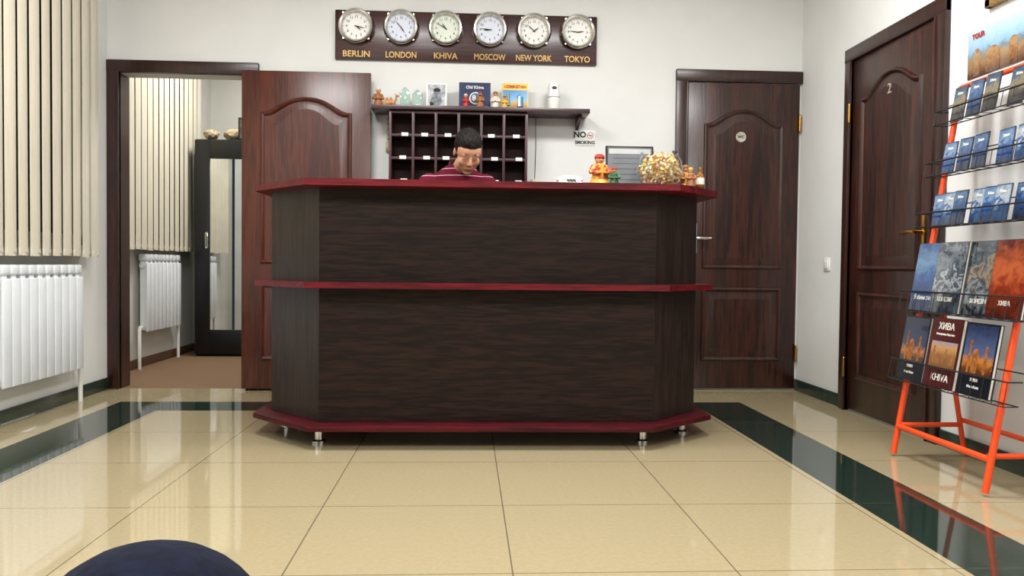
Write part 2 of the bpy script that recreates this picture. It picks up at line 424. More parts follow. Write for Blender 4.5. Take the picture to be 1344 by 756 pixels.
# ------------------------------------------------------------------ windows, blinds, radiators
def window(name,x,y0,y1,z0,z1):
    b=B(); b.box(x,x+.01,y0,y1,z0,z1,mi=1)
    for a,c,e,g in ((y0,y1,z0,z0+.06),(y0,y1,z1-.06,z1),(y0,y0+.06,z0,z1),(y1-.06,y1,z0,z1),((y0+y1)/2-.03,(y0+y1)/2+.03,z0,z1)):
        b.box(x,x+.03,a,c,e,g,b=.003)
    b.box(x,x+.05,y0-.04,y1+.04,z0-.03,z0,b=.004)
    struct(part(name,b,[PVC,GLASSD],None),"white framed window, dark outside, behind blinds")
window("window_1",XL,3.0,4.86,.90,2.5)
window("window_2",SX,6.0,7.4,.95,2.4)
def blinds(label,x,y0,n,pitch,w,z0,z1,phi):
    r=thing("vertical_blinds",label,"blinds",(x,y0,z0))
    h=B(); h.box(-.025,.025,-.08,n*pitch+.02,z1-z0,z1-z0+.04,b=.004)
    part("headrail",h,PVC,r)
    b=B(); k=8; vs=[]
    for i in range(k+1):
        t=i/k-.5; yy=t*w; xx=.006*(1-4*t*t)
        vs.append((b.bm.verts.new((xx,yy,0)),b.bm.verts.new((xx,yy,z1-z0))))
    for a,c in zip(vs,vs[1:]): b.bm.faces.new((a[0],c[0],c[1],a[1]))
    b.box(-.002,.004,-w/2+.004,w/2-.004,.0,.035,b=.001)
    me=finish(b,"slat",SLAT)
    for i in range(n):
        link("slat",me,r,M=T(0,(i+.5)*pitch,random.uniform(-.004,.004))@Rz(phi+random.uniform(-.035,.035)))
    for sy in (-w/2+.012,w/2-.012):
        c=B(); c.tube([(.004,(i+.5)*pitch+sy,.015) for i in range(n)],.0016,5)
        part("bottom_chain",c,PVC,r)
    return r
blinds("cream fabric vertical blinds covering the window above the radiator",-2.17,3.36,14,.109,.125,.835,2.62,math.radians(7.5))
blinds("cream fabric vertical blinds in the side room",-2.40,5.86,14,.112,.125,.90,2.6,math.radians(5))
def radiator(label,loc,n,zoff,start_pipe=False):
    r=thing("radiator",label,"radiator",loc)
    b=B(); p=.08
    for i in range(n):
        y=i*p
        b.box(.078,.092,y+.003,y+p-.003,.20+zoff,.722+zoff,b=.004)
        b.box(.02,.088,y+.004,y+p-.004,.738+zoff,.79+zoff,b=.01)
        b.box(.028,.08,y+.02,y+p-.02,.21+zoff,.75+zoff,b=.004)
        for q in (.02,.06): b.box(.03,.075,y+q-.003,y+q+.003,.21+zoff,.73+zoff)
    for z in (.235,.70): b.cone((.05,0,z+zoff),(.05,n*p,z+zoff),.02,.02)
    part("radiator_body",b,ENAMEL,r,ang=50)
    def leg(y,s):
        c=B(); c.tube([(.05,y-s*.01,.235+zoff),(.05,y+s*.035,.235+zoff),(.05,y+s*.045,.215+zoff),(.05,y+s*.045,0.0)],.012,10)
        part("pipe",c,WHITEP,r)
    leg(n*p,1)
    if start_pipe: leg(0,-1)
    c=B(); c.cone((.05,n*p-.005,.70+zoff),(.05,n*p+.025,.70+zoff),.022,.018); part("valve",c,WHITEP,r)
    for y in (.24,n*p-.24):
        c=B(); c.box(0,.035,y-.012,y+.012,.6+zoff,.64+zoff); part("bracket",c,WHITEP,r)
    return r
radiator("white aluminium sectional radiator under the blinds",(XL+.005,3.90,0),10,0,True)
radiator("white aluminium radiator in the side room",(SX+.005,6.20,0),9,.08,True)

# ------------------------------------------------------------------ side room cabinet
cb=thing("mirror_cabinet","tall black cabinet with a mirrored door in the side room","cabinet",(-2.33,7.05,0))
b=B(); b.box(0,.9,.02,.5,0,1.87,b=.005); part("cabinet_body",b,BLACKP,cb)
b=B()
b.box(0,.125,-.02,.015,.02,1.86,b=.004); b.box(.60,.70,-.02,.015,.02,1.86,b=.004)
b.box(.125,.6,-.02,.015,.02,.23,b=.004); b.box(.125,.6,-.02,.015,1.70,1.86,b=.004)
dr=part("door",b,BLACKP,cb)
b=B(); b.box(.125,.6,-.006,.006,.23,1.70); part("mirror",b,MIRROR,dr)
b=B(); b.box(.09,.115,-.03,-.02,.93,1.07,b=.004); b.tube([(.103,-.03,1.05),(.103,-.05,1.05),(.103,-.052,1.0),(.103,-.05,.95),(.103,-.03,.95)],.006,8); part("handle",b,CHROME,dr)
def lump(b,c,r,amp,sc,sub=4):
    n=len(b.bm.verts); b.ell(c,r,sub); b.bm.verts.ensure_lookup_table()
    cc=Vector(c)
    for v in b.bm.verts[n:]:
        d=v.co-cc; v.co+=d.normalized()*amp*noise.noise(v.co*sc)
WOOL=pm("wool","#b9a98c","#8d7d62",scale=60,rough=.95,bump=.5)
for i,(x,y,s) in enumerate([(-2.235,7.18,.07),(-2.07,7.25,.085)]):
    b=B(); lump(b,(0,0,s*.68),(s*.9,s*.9,s*.6),.012,40)
    solo("wool_hat","fluffy cream wool hat on the black cabinet","hat",b,WOOL,(x,y,1.879),group="wool hats on the cabinet")
fr=thing("photo_frame","small dark photo frame standing on the black cabinet","picture frame",(-1.93,7.12,1.871))
b=B(); b.box(-.06,.06,0,.015,0,.2,b=.003); part("frame",b,BLACKP,fr)
b=B(); b.box(-.045,.045,-.002,0,.02,.18); part("picture",b,pm("frame_photo","#5c5348","#302a24",scale=20),fr)

# ------------------------------------------------------------------ reception desk
dk=thing("reception_desk","dark brown wooden reception desk with cherry red edges, chrome feet","desk",(0,3.6,0))
oy=3.6
def P(l): return [(x,y-oy) for x,y in l]
outer=P([(-.93,4.5),(-.93,3.90),(-.655,3.61),(.86,3.61),(1.12,3.87),(1.12,4.5)])
inner=P([(-.91,4.5),(-.91,3.91),(-.647,3.63),(.852,3.63),(1.10,3.88),(1.10,4.5)])
def panel(i,z0,z1,mat,lab=None):
    b=B(); b.strip(outer[i:i+2],inner[i:i+2],z0,z1); part("panel",b,mat,dk,smooth=False,label=lab)
for (z0,z1) in ((.106,.704),(.730,1.148)):
    for i in (0,1,3,4): panel(i,z0,z1,DESKV)
    panel(2,z0,z1,DESKW,"wide dark brown wood-grain front panel")
b=B(); b.strip(P([(-1.0,4.5),(-1.0,3.85),(-.70,3.49),(.935,3.49),(1.20,3.80),(1.20,4.5)]),P([(-.68,4.5),(-.68,4.02),(-.52,3.86),(.72,3.86),(.86,4.0),(.86,4.5)]),1.148,1.177,b=.003)
part("countertop",b,CHERRY,dk,label="cherry red wooden countertop")
b=B(); b.strip(P([(-1.0,4.5),(-1.0,3.85),(-.70,3.51),(.90,3.51),(1.19,3.82),(1.19,4.5)]),P([(-.925,4.5),(-.925,3.90),(-.65,3.615),(.855,3.615),(1.115,3.87),(1.115,4.5)]),.704,.730,b=.003)
part("ledge",b,CHERRY,dk,label="cherry red wooden middle ledge")
b=B(); b.prism(P([(-1.0,4.5),(-1.0,3.83),(-.685,3.50),(.835,3.485),(1.18,3.78),(1.18,4.5)]),.080,.104,b=.003)
part("plinth",b,CHERRYD,dk,label="dark cherry wooden base board")
b=B(); b.prism(P([(-.905,4.2),(-.905,3.915),(-.64,3.635),(.845,3.635),(1.095,3.885),(1.095,4.2)]),.90,.925,b=.002); part("work_surface",b,DESKW,dk)
for (x,y) in [(-.66,3.66),(.82,3.66),(-.89,4.08),(1.06,3.87),(-.9,4.42),(1.08,4.42)]:
    b=B(); b.lathe([(0,0),(.033,0),(.033,.01),(.02,.016),(.02,.06),(.03,.064),(.03,.080),(0,.080)],24)
    part("foot",b,CHROME,dk,loc=(x,y-oy,0),label="short chrome foot")

# ------------------------------------------------------------------ clock board and clocks
bd=thing("clock_board","long dark wooden board with gold city names below six clocks","sign board",(0,D,0))
b=B(); b.box(-.852,.832,-.022,0,2.118,2.432,b=.005); part("board",b,BOARDW,bd)
xs=[-.716,-.432,-.148,.136,.42,.704]
for x,nm in zip(xs,["BERLIN","LONDON","KHIVA","MOSCOW","NEW YORK","TOKYO"]):
    b=B(); me=text(nm,.052,ext=.002,bold=.0006); b.mesh(me)
    w=max(v.co.x for v in me.vertices)*2; tw={"BERLIN":.17,"LONDON":.195,"KHIVA":.155,"MOSCOW":.205,"NEW YORK":.235,"TOKYO":.165}[nm]
    part("lettering",b,GOLD,bd,M=T(x,-.024,2.152)@Matrix.Diagonal((tw/w,1,1.05,1)),label="gold lettering reading "+nm.title())
times=[(4,17),(4,53),(10,50),(8,46),(1,52),(2,46)]
dials=[DIAL,DIALB,DIALG,DIALB,DIAL,DIAL]
def hand(L,w,a,y):
    b=B(); M=Ry(a)@T(0,y,0)
    n=[(-w/2,-L*.18),(w/2,-L*.18),(w/2*1.2,L*.5),(0,L),(-w/2*1.2,L*.5)]
    vs=[b.bm.verts.new(M@Vector((x,0,z))) for x,z in n]; vb=[b.bm.verts.new(M@Vector((x,-.0015,z))) for x,z in n]
    b.bm.faces.new(vs); b.bm.faces.new(vb[::-1])
    for i in range(5): b.bm.faces.new((vs[i],vs[(i+1)%5],vb[(i+1)%5],vb[i]))
    return b
for x,(hh,mm),dm,cn in zip(xs,times,dials,["white","pale blue","pale green","pale blue","white","white"]):
    c=thing("wall_clock","round silver-rimmed clock with %s dial on the wooden board"%cn,"clock",(x,D-.022,2.325),group="world time clocks")
    b=B(); b.lathe([(.088,.03),(.094,.042),(.102,.044),(.110,.036),(.113,.02),(.108,.004),(.09,.0),(.085,.01)],48,M=Rx(PI/2),close=True)
    for k in range(4):
        a=PI/4+k*PI/2; b.cone((.112*math.cos(a),-.012,.112*math.sin(a)),(.112*math.cos(a),-.03,.112*math.sin(a)),.008,.006,10)
    part("bezel",b,SILVER,c)
    b=B(); b.lathe([(0,0),(.092,0),(.092,.012),(0,.012)],48,M=Rx(PI/2))
    for k in range(60):
        a=2*PI*k/60; r0=.074 if k%5==0 else .079
        w=.0022 if k%5==0 else .001
        b.box(-w/2,w/2,-.0132,-.0122,r0,.083,mi=1,M=Ry(a))
    for k in range(1,13):
        a=2*PI*k/12; b.mesh(text(str(k),.022,ext=.0003,bold=.0003),T(.061*math.sin(a),-.0127,.061*math.cos(a)),mi=1)
    part("dial",b,[dm,INKG],c)
    part("hour_hand",hand(.042,.0055,2*PI*((hh%12)+mm/60)/12,-.016),INK,c)
    part("minute_hand",hand(.062,.004,2*PI*mm/60,-.019),INK,c)

# ------------------------------------------------------------------ shelf, pigeonholes
b=B(); b.box(-.60,.765,5.03,D,1.772,1.80,b=.003)
solo("wall_shelf","long dark wooden wall shelf above the key rack","shelf",b,SHELFW)
b=B()
pts=[(0,0),(-.17,0),(-.16,-.02),(-.1,-.035),(-.03,-.06),(0,-.075)]
vs=[b.bm.verts.new((-.0,y,z)) for y,z in pts]; v2=[b.bm.verts.new((.02,y,z)) for y,z in pts]
b.bm.faces.new(vs); b.bm.faces.new(v2[::-1])
for i in range(6): b.bm.faces.new((vs[i],vs[(i+1)%6],v2[(i+1)%6],v2[i]))
solo("shelf_bracket","small curved dark wooden bracket under the shelf","bracket",b,SHELFW,(.70,D,1.771))
kr=thing("key_rack","dark wooden pigeonhole key rack with small white tags","pigeonhole rack",(-.49,5.05,1.18))
W_,Hh=.865,.588
RACKW=wood("rack_wood","#421820","#2c0e14",'x',rough=.4,coat=.1)
b=B(); b.box(0,W_,.17,.188,0,Hh); part("back_panel",b,pm("rack_back","#442a2c","#352022",rough=.7),kr,smooth=False)
for i in range(7):
    b=B(); x=i*(W_-.016)/6; b.box(x,x+.016,0.001,.17,0,Hh,b=.001); part("upright",b,RACKW,kr)
for j in range(5):
    b=B(); z=j*(Hh-.016)/4; b.box(0.004,W_-.004,.003,.17,z,z+.016,b=.001); part("shelf",b,RACKW,kr)
b=B(); b.box(-.021,.021,-.004,0,-.011,.011,b=.001); tg=finish(b,"number_tag",WHITEP)
for j in range(4):
    for i in range(6):
        link("number_tag",tg,kr,(i*(W_-.016)/6+.085+random.uniform(-.015,.02),.001,j*(Hh-.016)/4+.012))
b=B(); b.tube([(0,-.006,0),(.002,-.008,-.09),(0,-.008,-.17)],.002,6)
for k in range(5): b.ell((0,-.01,-.03-.03*k),(.009,.009,.011),2)
b.box(-.012,.012,-.016,-.003,-.24,-.17,b=.004)
solo("hanging_ornament","cream beaded cord ornament hanging below the shelf","ornament",b,pm("ornament_cream","#cdbf9e","#8f7d58",scale=30),(-.515,5.236,1.775))
b=B(); b.tube([(0,-.004,0),(.003,-.004,-.2),(-.002,-.004,-.4)],.0022,6,mi=1); b.box(-.028,.028,-.045,0.002,-.55,-.40,b=.008)
solo("power_adapter","cream plug adapter with thin cable on the wall","adapter",b,[pm("cream_plastic","#d2c9ac",rough=.4),BLACKP],(.44,D,1.775))
ns=thing("no_smoking_sign","small white sign reading no smoking on the wall","sign",(.765,D,1.65))
b=B(); b.box(-.066,.066,-.004,0,-.05,.05,b=.001); part("plate",b,WHITEP,ns)
b=B(); b.mesh(text("NO",.052,bold=.0018),T(-.034,-.0045,.02)); b.mesh(text("SMOKING",.029,bold=.0012),T(0,-.0045,-.03)); part("lettering",b,INK,ns)
b=B(); b.lathe([(.018,.0),(.021,0),(.021,.001),(.018,.001)],28,M=T(.034,-.004,.018)@Rx(PI/2),close=True)
b.box(-.019,.019,-.005,-.0045,-.0013,.0013,M=T(.034,0,.018)@Ry(PI/4)); part("prohibition_ring",b,pm("sign_red","#b53a2c",rough=.5),ns)
b=B(); b.box(.018,.048,-.0048,-.004,.015,.0195); part("cigarette",b,INKG,ns)

# ------------------------------------------------------------------ figurines
def figurine(loc,h,robe,hatc,label,rz=0,group=None,sash=None,beard=False,trim=None,sx=1):
    s=h/.14; r=thing("figurine",label,"figurine",M=T(*loc)@Rz(rz)@Matrix.Diagonal((s*sx,s*sx,s,1)),group=group)
    b=B(); b.lathe([(0,0),(.036,0),(.038,.008),(.03,.03),(.024,.055),(.026,.075),(.024,.09),(.012,.1),(0,.1)],24)
    for sg in (-1,1):
        b.limb((sg*.022,0,.086),(sg*.036,-.012,.06),.010,.009); b.limb((sg*.036,-.012,.06),(sg*.012,-.03,.058),.009,.008)
    part("body",b,robe,r)
    b=B(); b.cone((0,0,.095),(0,0,.108),.008,.008); b.ell((0,-.001,.114),(.016,.016,.018),3); b.ell((0,-.017,.112),(.003,.004,.004),2)
    b.ell((-.0155,0,.113),(.003,.004,.005),1); b.ell((.0155,0,.113),(.003,.004,.005),1)
    part("head",b,pm("clay_face","#d09a70","#c08a60"),r)
    b=B()
    for sg in (-1,1): b.ell((sg*.006,-.0155,.118),(.0022,.0015,.0022),1)
    if beard: b.lathe([(0,-.018),(.006,-.012),(.012,.0),(.013,.006),(0,.004)],12,M=T(0,-.006,.104))
    else: b.box(-.005,.005,-.0168,-.0155,.1055,.1068)
    part("face_paint",b,INK,r)
    b=B(); b.lathe([(.017,0),(.019,.004),(.017,.014),(.010,.02),(0,.021)],20,M=T(0,0,.119)); part("hat",b,hatc,r)
    if sash:
        b=B(); b.lathe([(.0245,.05),(.027,.054),(.0265,.062),(.0248,.064)],24); part("sash",b,sash,r)
    if trim:
        b=B(); b.lathe([(.037,.006),(.0395,.009),(.034,.022),(.031,.029)],24); part("hem_band",b,trim,r)
        b=B(); b.box(-.006,.006,-.029,-.02,.03,.095,b=.002); part("front_band",b,trim,r)
    return r
RED=pm("clay_red","#b8342a","#94241f",scale=40); GRN=pm("clay_green","#2f6b3c","#24552f",scale=40); BRN=pm("clay_brown","#a87044","#855430",scale=40)
YEL=pm("clay_yellow","#e0b048","#c8962e",scale=40); BLU=pm("clay_blue","#2d4f8f","#223e74",scale=40); WHC=pm("clay_white","#e6ddcd","#d0c0ae",scale=40)
PAT=pm("clay_patterned","#b8342a","#dda63a",scale=70,lo=.52,hi=.56)
SZ=1.80
figurine((-.565,5.13,SZ),.125,BRN,WHC,"brown clay figurine with white hat on the shelf",sash=RED)
b=B(); b.limb((-.04,0,.03),(.03,0,.032),.024,.022); b.ell((-.022,0,.06),(.014,.013,.018)); b.ell((.012,0,.06),(.014,.013,.018))
b.limb((.04,0,.035),(.058,0,.06),.012,.009); b.limb((.058,0,.06),(.06,0,.085),.009,.008); b.limb((.06,0,.088),(.08,0,.083),.010,.007)
for x in (-.045,.035):
    for y in (-.016,.016): b.limb((x,y,.025),(x+.012,y*1.3,.007),.010,.007)
b.limb((-.06,0,.035),(-.068,0,.015),.004,.004)
for y in (-.006,.006): b.ell((.054,y,.098),(.003,.002,.006),1)
solo("camel_figurine","small tan clay camel resting on the shelf","figurine",b,pm("clay_tan","#c89464","#a4744a",scale=30),M=T(-.492,5.10,SZ)@Rz(-.3)@Matrix.Scale(.75,4))
figurine((-.015,5.07,SZ),.085,RED,WHC,"tiny red clay figurine in front of the blue book",.2)
figurine((.075,5.07,SZ),.10,BRN,RED,"small brown clay figurine in front of the blue book",-.2,beard=True)
figurine((.172,5.10,SZ),.11,WHC,BRN,"small white clay figurine beside the blue book",0,sash=BLU)
figurine((.228,5.06,SZ),.075,YEL,BLU,"tiny yellow clay figurine before the travel guide",.1)
for (x,y,h,a) in ((-.40,5.14,.12,.2),(-.318,5.11,.10,-.2)):
    r=thing("glass_award","pale green glass award plaque on the shelf","award",M=T(x,y,SZ)@Rz(a),group="glass awards")
    b=B(); b.box(-.033,.033,-.018,.018,0,.014,b=.002); part("base",b,GLASSG,r)
    b=B(); b.prism([(-.028,.0),(.028,.0),(.034,h*.75),(.0,h),(-.034,h*.7)],-.004,.004,M=T(0,0,.014)@Rx(PI/2),b=.001); part("plaque",b,GLASSG,r)
pf=thing("picture_frame","white framed monochrome portrait print on the shelf","picture frame",M=T(-.20,5.13,SZ+.001)@Rx(-.12))
b=B(); b.box(-.065,.065,0,.01,0,.165,b=.002); part("frame",b,WHITEP,pf)
b=B(); b.box(-.055,.055,-.002,0,.01,.155); b.ell((0,-.003,.10),(.022,.001,.028),2,mi=1); b.ell((0,-.003,.05),(.036,.001,.034),2,mi=1); b.ell((.002,-.0035,.118),(.024,.001,.014),2,mi=2); b.ell((-.03,-.003,.03),(.014,.001,.014),2,mi=2)
part("picture",b,[pm("print_grey","#c9ccd0","#80858c",scale=26),pm("print_mid","#8b9098","#4a4e55",scale=50),INK],pf)
def book(name,label,w,h,t,cover,M,group=None,art=None,cat="book",pages=True):
    r=thing(name,label,cat,M=M,group=group)
    b=B()
    b.box(-w/2,w/2,0,.0012+t*.06,0,h,b=.0004); b.box(-w/2,w/2,t-.0012-t*.06,t,0,h); b.box(-w/2,-w/2+.0015,0,t,0,h)
    part("cover",b,cover,r,smooth=False)
    if pages:
        b=B(); b.box(-w/2+.0015,w/2-.003,.001+t*.06,t-.001-t*.06,.003,h-.003); part("pages",b,PAPER,r,smooth=False)
    if art:
        b=B(); mats=art(b); part("cover_art",b,mats,r,smooth=False)
    return r
def art_old(b):
    b.mesh(text("Old Khiva",.028,bold=.0006),T(.0,-.001,.14),mi=0)
    b.lathe([(0,.0),(.04,0),(.04,.0008),(0,.0008)],32,M=T(.005,-.0002,.07)@Rx(PI/2),mi=0)
    b.lathe([(0,.0008),(.033,.0008),(.033,.0014),(0,.0014)],32,M=T(.005,-.0002,.07)@Rx(PI/2),mi=1)
    b.mesh(text("8",.05,bold=.001),T(-.005,-.002,.07),mi=0)
    b.box(-.09,.09,-.0006,0,.005,.02,mi=2)
    return [PAPER,pm("art_teal","#3d6d94","#27496e",scale=40),pm("art_light","#8fa8c8","#6b88b0",scale=60)]
book("book","dark blue hardback book standing on the wall shelf",.2,.172,.012,pm("cover_navy","#16295a","#101e46",rough=.3),T(.042,5.13,SZ+.002)@Rx(-.1),art=art_old)
def art_uz(b):
    b.box(-.078,.078,-.0008,0,.002,.13,mi=0); b.mesh(text("UZBEKISTAN",.024,bold=.0010),T(0,-.0012,.152),mi=1)
    b.cone((-.045,-.001,.03),(-.045,-.001,.11),.012,.010,12,mi=2); b.cone((.03,-.001,.02),(.03,-.001,.085),.022,.020,12,mi=2); b.ell((.03,-.001,.085),(.022,.002,.02),2,mi=3)
    return [scenic("uz_photo",[(0,"#7b6a4a"),(.25,"#b48c54"),(.4,"#c9a46a"),(.5,"#7fb2d8"),(1,"#3d84c0")],.13,nz=.06,sc=40),RED,pm("art_sand","#c99a5a","#a87a40",scale=40),pm("dome","#3c8ba8",rough=.3)]
book("book","yellow travel guide book with red title on the shelf",.165,.175,.012,pm("cover_yellow","#e6c23a","#dcb52e",rough=.3),T(.30,5.14,SZ+.002)@Rx(-.1),art=art_uz)
af=thing("air_freshener","white automatic air freshener dispenser on the shelf","air freshener",(.545,5.13,SZ))
b=B(); b.lathe([(0,0),(.036,0),(.039,.01),(.041,.08),(.038,.14),(.034,.168),(.026,.178),(0,.18)],32); part("casing",b,WHITEP,af)
b=B(); b.ell((0,-.033,.14),(.016,.01,.012),3); part("nozzle",b,INKG,af)
b=B(); b.lathe([(.0412,.082),(.0418,.084),(.0412,.086)],32); part("seam",b,INKG,af)

# ------------------------------------------------------------------ things on the counter
CZ=1.177
figurine((.605,3.67,CZ),.15,PAT,RED,"colourful red and yellow clay figurine on the counter",.2,sash=GRN,trim=YEL,sx=1.2)
figurine((.665,3.62,CZ),.085,GRN,RED,"small green clay figurine on the counter",-.2,sash=RED,sx=1.1)
cf=thing("information_board","black framed grey information board standing on the counter","sign",M=T(.775,3.80,CZ+.003)@Rx(-.12))
b=B(); b.box(-.116,.116,0,.014,0,.212,b=.004); b.prism([(.0,.014),(.0,.10),(-.03,.014)],-.004,.004,M=Matrix(((0,0,1,0),(0,1,0,0),(1,0,0,.031),(0,0,0,1))) ) ; part("frame",b,BLACKP,cf)
b=B(); b.box(-.106,.106,-.001,.001,.012,.202); part("panel",b,pm("board_grey","#686d70","#595e62",rough=.45),cf)
b=B(); b.box(-.100,.100,-.0016,-.001,.172,.196); part("heading_strip",b,pm("strip_pale","#b4b6b6","#9a9c9c"),cf)
b=B()
for k in range(5): b.box(-.08,.08-(k%3)*.025,-.0016,-.001,.15-k*.026,.152-k*.026)
part("print_lines",b,INKG,cf)
bx,byy=.882,3.655
bw=thing("glass_bowl","round clear glass bowl filled with sweets on the counter","bowl",(bx,byy,CZ))
rs,zs_=1.12,.98
prof=[(0,0),(.05,0),(.055,.004),(.082,.03),(.096,.075),(.090,.12),(.074,.152),(.078,.162),(.074,.163),(.070,.152),(.086,.119),(.092,.075),(.078,.032),(.05,.008),(0,.007)]
b=B(); b.lathe([(r_*rs,z_*zs_) for r_,z_ in prof],48); part("bowl",b,GLASS,bw)
cands=[pm("wrapper_gold","#f2d898","#e2bf70",rough=.3),pm("wrapper_red","#d48c68","#c27a58",rough=.3),pm("wrapper_cream","#f8f0d8","#eee0b8",rough=.3),pm("wrapper_tan","#e0bc88","#cda670",rough=.3),pm("wrapper_green","#d6d69c","#bfc082",rough=.3)]
cm=[]
for m in cands:
    b=B(); b.ell((0,0,0),(.012,.009,.009),2)
    for sg in (-1,1): b.cone((sg*.010,0,0),(sg*.021,0,0),.002,.009,10)
    cm.append(finish(b,"sweet",m))
k=0
for lay,(z,rr) in enumerate([(.023,.050),(.042,.070),(.061,.080),(.080,.084),(.099,.080),(.118,.070),(.136,.050)]):
    m=int(rr/.011*1.4)+1
    for ring,(q,cnt) in enumerate(((rr,m),(rr*.5,m//2))):
        for i in range(cnt):
            a=2*PI*(i+.5*lay)/cnt
            ci=[0,2,3,0,2,1,0,3,2,4][k%10]
            o=link("sweet",cm[ci],None,M=T(bx+q*math.cos(a),byy+q*math.sin(a),CZ+z+random.uniform(-.002,.002))@Euler((random.random()*6,random.random()*6,random.random()*6)).to_matrix().to_4x4())
            tag(o,"%s wrapped sweet in the glass bowl"%["gold","red","cream","tan","green"][ci],"sweet","wrapped sweets in the glass bowl"); k+=1
figurine((1.005,3.58,CZ),.085,BRN,YEL,"brown clay figurine beside the glass bowl",.1,sash=RED)
figurine((1.022,3.73,CZ),.115,BRN,BRN,"tan clay figurine beside the glass bowl",-.1,trim=YEL)
bt=thing("small_bottle","small amber bottle with cream label on the counter","bottle",(1.065,3.64,CZ))
b=B(); b.lathe([(0,0),(.018,0),(.02,.004),(.02,.05),(.012,.064),(.008,.07),(.008,.082),(0,.082)],24); part("bottle_body",b,pm("amber","#8c5a20","#6f4312",rough=.15),bt)
b=B(); b.lathe([(.0204,.014),(.0206,.016),(.0206,.042),(.0204,.044)],24); part("label_band",b,PAPER,bt)
b=B(); b.lathe([(0,0),(.01,0),(.01,.014),(0,.014)],16,M=T(0,0,.08)); part("cap",b,BRASS,bt)
ph=thing("telephone","white desk telephone with handset on the counter","telephone",M=T(.475,3.70,CZ)@Matrix.Diagonal((.78,.78,.75,1)))
b=B(); b.prism([(-.08,0),(.08,0),(.08,.05),(-.08,.02)],-.07,.07,M=Rz(PI/2)@Rx(PI/2),b=.006) ; part("base",b,WHITEP,ph)
b=B(); b.tube([(-.06,.03,.055),(-.03,.03,.064),(.03,.03,.064),(.06,.03,.055)],.011,10); b.ell((-.062,.03,.048),(.02,.02,.012)); b.ell((.062,.03,.048),(.02,.02,.012)); part("handset",b,WHITEP,ph)
b=B()
for i in range(3):
    for j in range(4): b.box(-.02+i*.018,-.008+i*.018,-.05+j*.016,-.04+j*.016,.025+j*.003,.036+j*.004,b=.001)
part("keypad",b,INKG,ph)
b=B(); b.box(-.10,.10,-.12,.12,0,.010,b=.002); solo("notebook","open notebook on the desk work surface","notebook",b,PAPER,(-.03,3.84,.9255))

# ------------------------------------------------------------------ light switch, posters
sw=thing("light_switch","white light switch on the wall beside the door","light switch",M=T(XR,4.80,.84)@Rz(-PI/2))
b=B(); b.box(-.04,.04,-.009,0,-.04,.04,b=.004); part("plate",b,WHITEP,sw)
b=B(); b.box(-.027,.027,-.014,-.008,-.027,.027,b=.003); part("rocker",b,WHITEP,sw)
po=thing("tour_poster","colourful city tour poster with small red lettering","poster",M=T(XR+.002,3.10,1.65)@Rz(-PI/2))
b=B(); b.box(-.355,.42,-.006,0,-.0,.21,b=.001)
part("sheet",b,scenic("poster_photo",[(0,"#4a3424"),(.18,"#7d5836"),(.34,"#a08058"),(.46,"#6c7c80"),(.56,"#84aed0"),(1,"#b9cfdd")],.21,nz=.10,sc=22),po)
pbm=scenic("poster_buildings",[(0,"#4a3020"),(.4,"#8c6238"),(.7,"#a88458"),(1,"#5c4430")],.14,nz=.25,sc=60)
for x,w,h_ in ((-.31,.04,.11),(-.23,.09,.08),(-.08,.05,.10),(.03,.10,.07),(.17,.05,.12),(.28,.10,.08)):
    b=B(); b.box(x,x+w,-.0072,-.006,.004,h_); b.ell((x+w/2,-.0066,h_),(w*.5,.0006,w*.35),2); part("printed_building",b,pbm,po)
b=B(); b.mesh(text("TOUR",.030,bold=.001),T(-.28,-.009,.178)); part("lettering",b,RED,po,label="red lettering")
pb=thing("framed_picture","gilt framed picture hanging above the poster","picture",M=T(XR,3.02,2.14)@Rz(-PI/2))
b=B()
for d in ((-.3,.3,-.025,0,-.22,-.18),(-.3,.3,-.025,0,.18,.22),(-.3,-.26,-.025,0,-.22,.22),(.26,.3,-.025,0,-.22,.22)): b.box(*d,b=.006)
part("frame",b,pm("gilt","#a8844a","#7c5c2c",scale=40,rough=.4,metal=.3),pb)
b=B(); b.box(-.26,.26,-.008,0,-.18,.18); part("picture",b,pm("picture_art","#8f5a3c","#4a5f6a",scale=8),pb)

# ------------------------------------------------------------------ brochure rack
rk=thing("brochure_rack","orange metal brochure rack with black wire baskets by the wall","brochure rack",(1.9,3.05,0))
ro=Vector((1.9,3.05,0))
def xr(z): return 1.865+.165*z
ya,yb=3.38,2.76
def L(*p): return [tuple(Vector(q)-ro) for q in p]
def rod(name,pts,r): 
    b=B(); b.tube(L(*pts),r,12); part(name,b,ORANGE,rk)
for y in (ya,yb): rod("front_leg",((xr(0.012),y,.012),(xr(1.60),y,1.60)),.0125)
rod("crossbar",((xr(1.60),ya,1.60),(xr(1.60),yb,1.60)),.0115)
rod("crossbar",((xr(.13),ya,.13),(xr(.13),yb,.13)),.0125)
for y in (ya-.02,yb+.02):
    rod("rear_leg",((2.175,y,.012),(xr(.85)+.02,y,.85)),.0105)
    rod("side_bar",((xr(.14),y,.14),(2.155,y,.14)),.0105)
rod("crossbar",((2.16,ya-.02,.16),(2.16,yb+.02,.16)),.0105)
tiers=[(.34,.085,.054),(.635,.085,.064),(.995,.06,.058),(1.215,.06,.058),(1.44,.06,.058)]
y0,y1=3.42,2.66
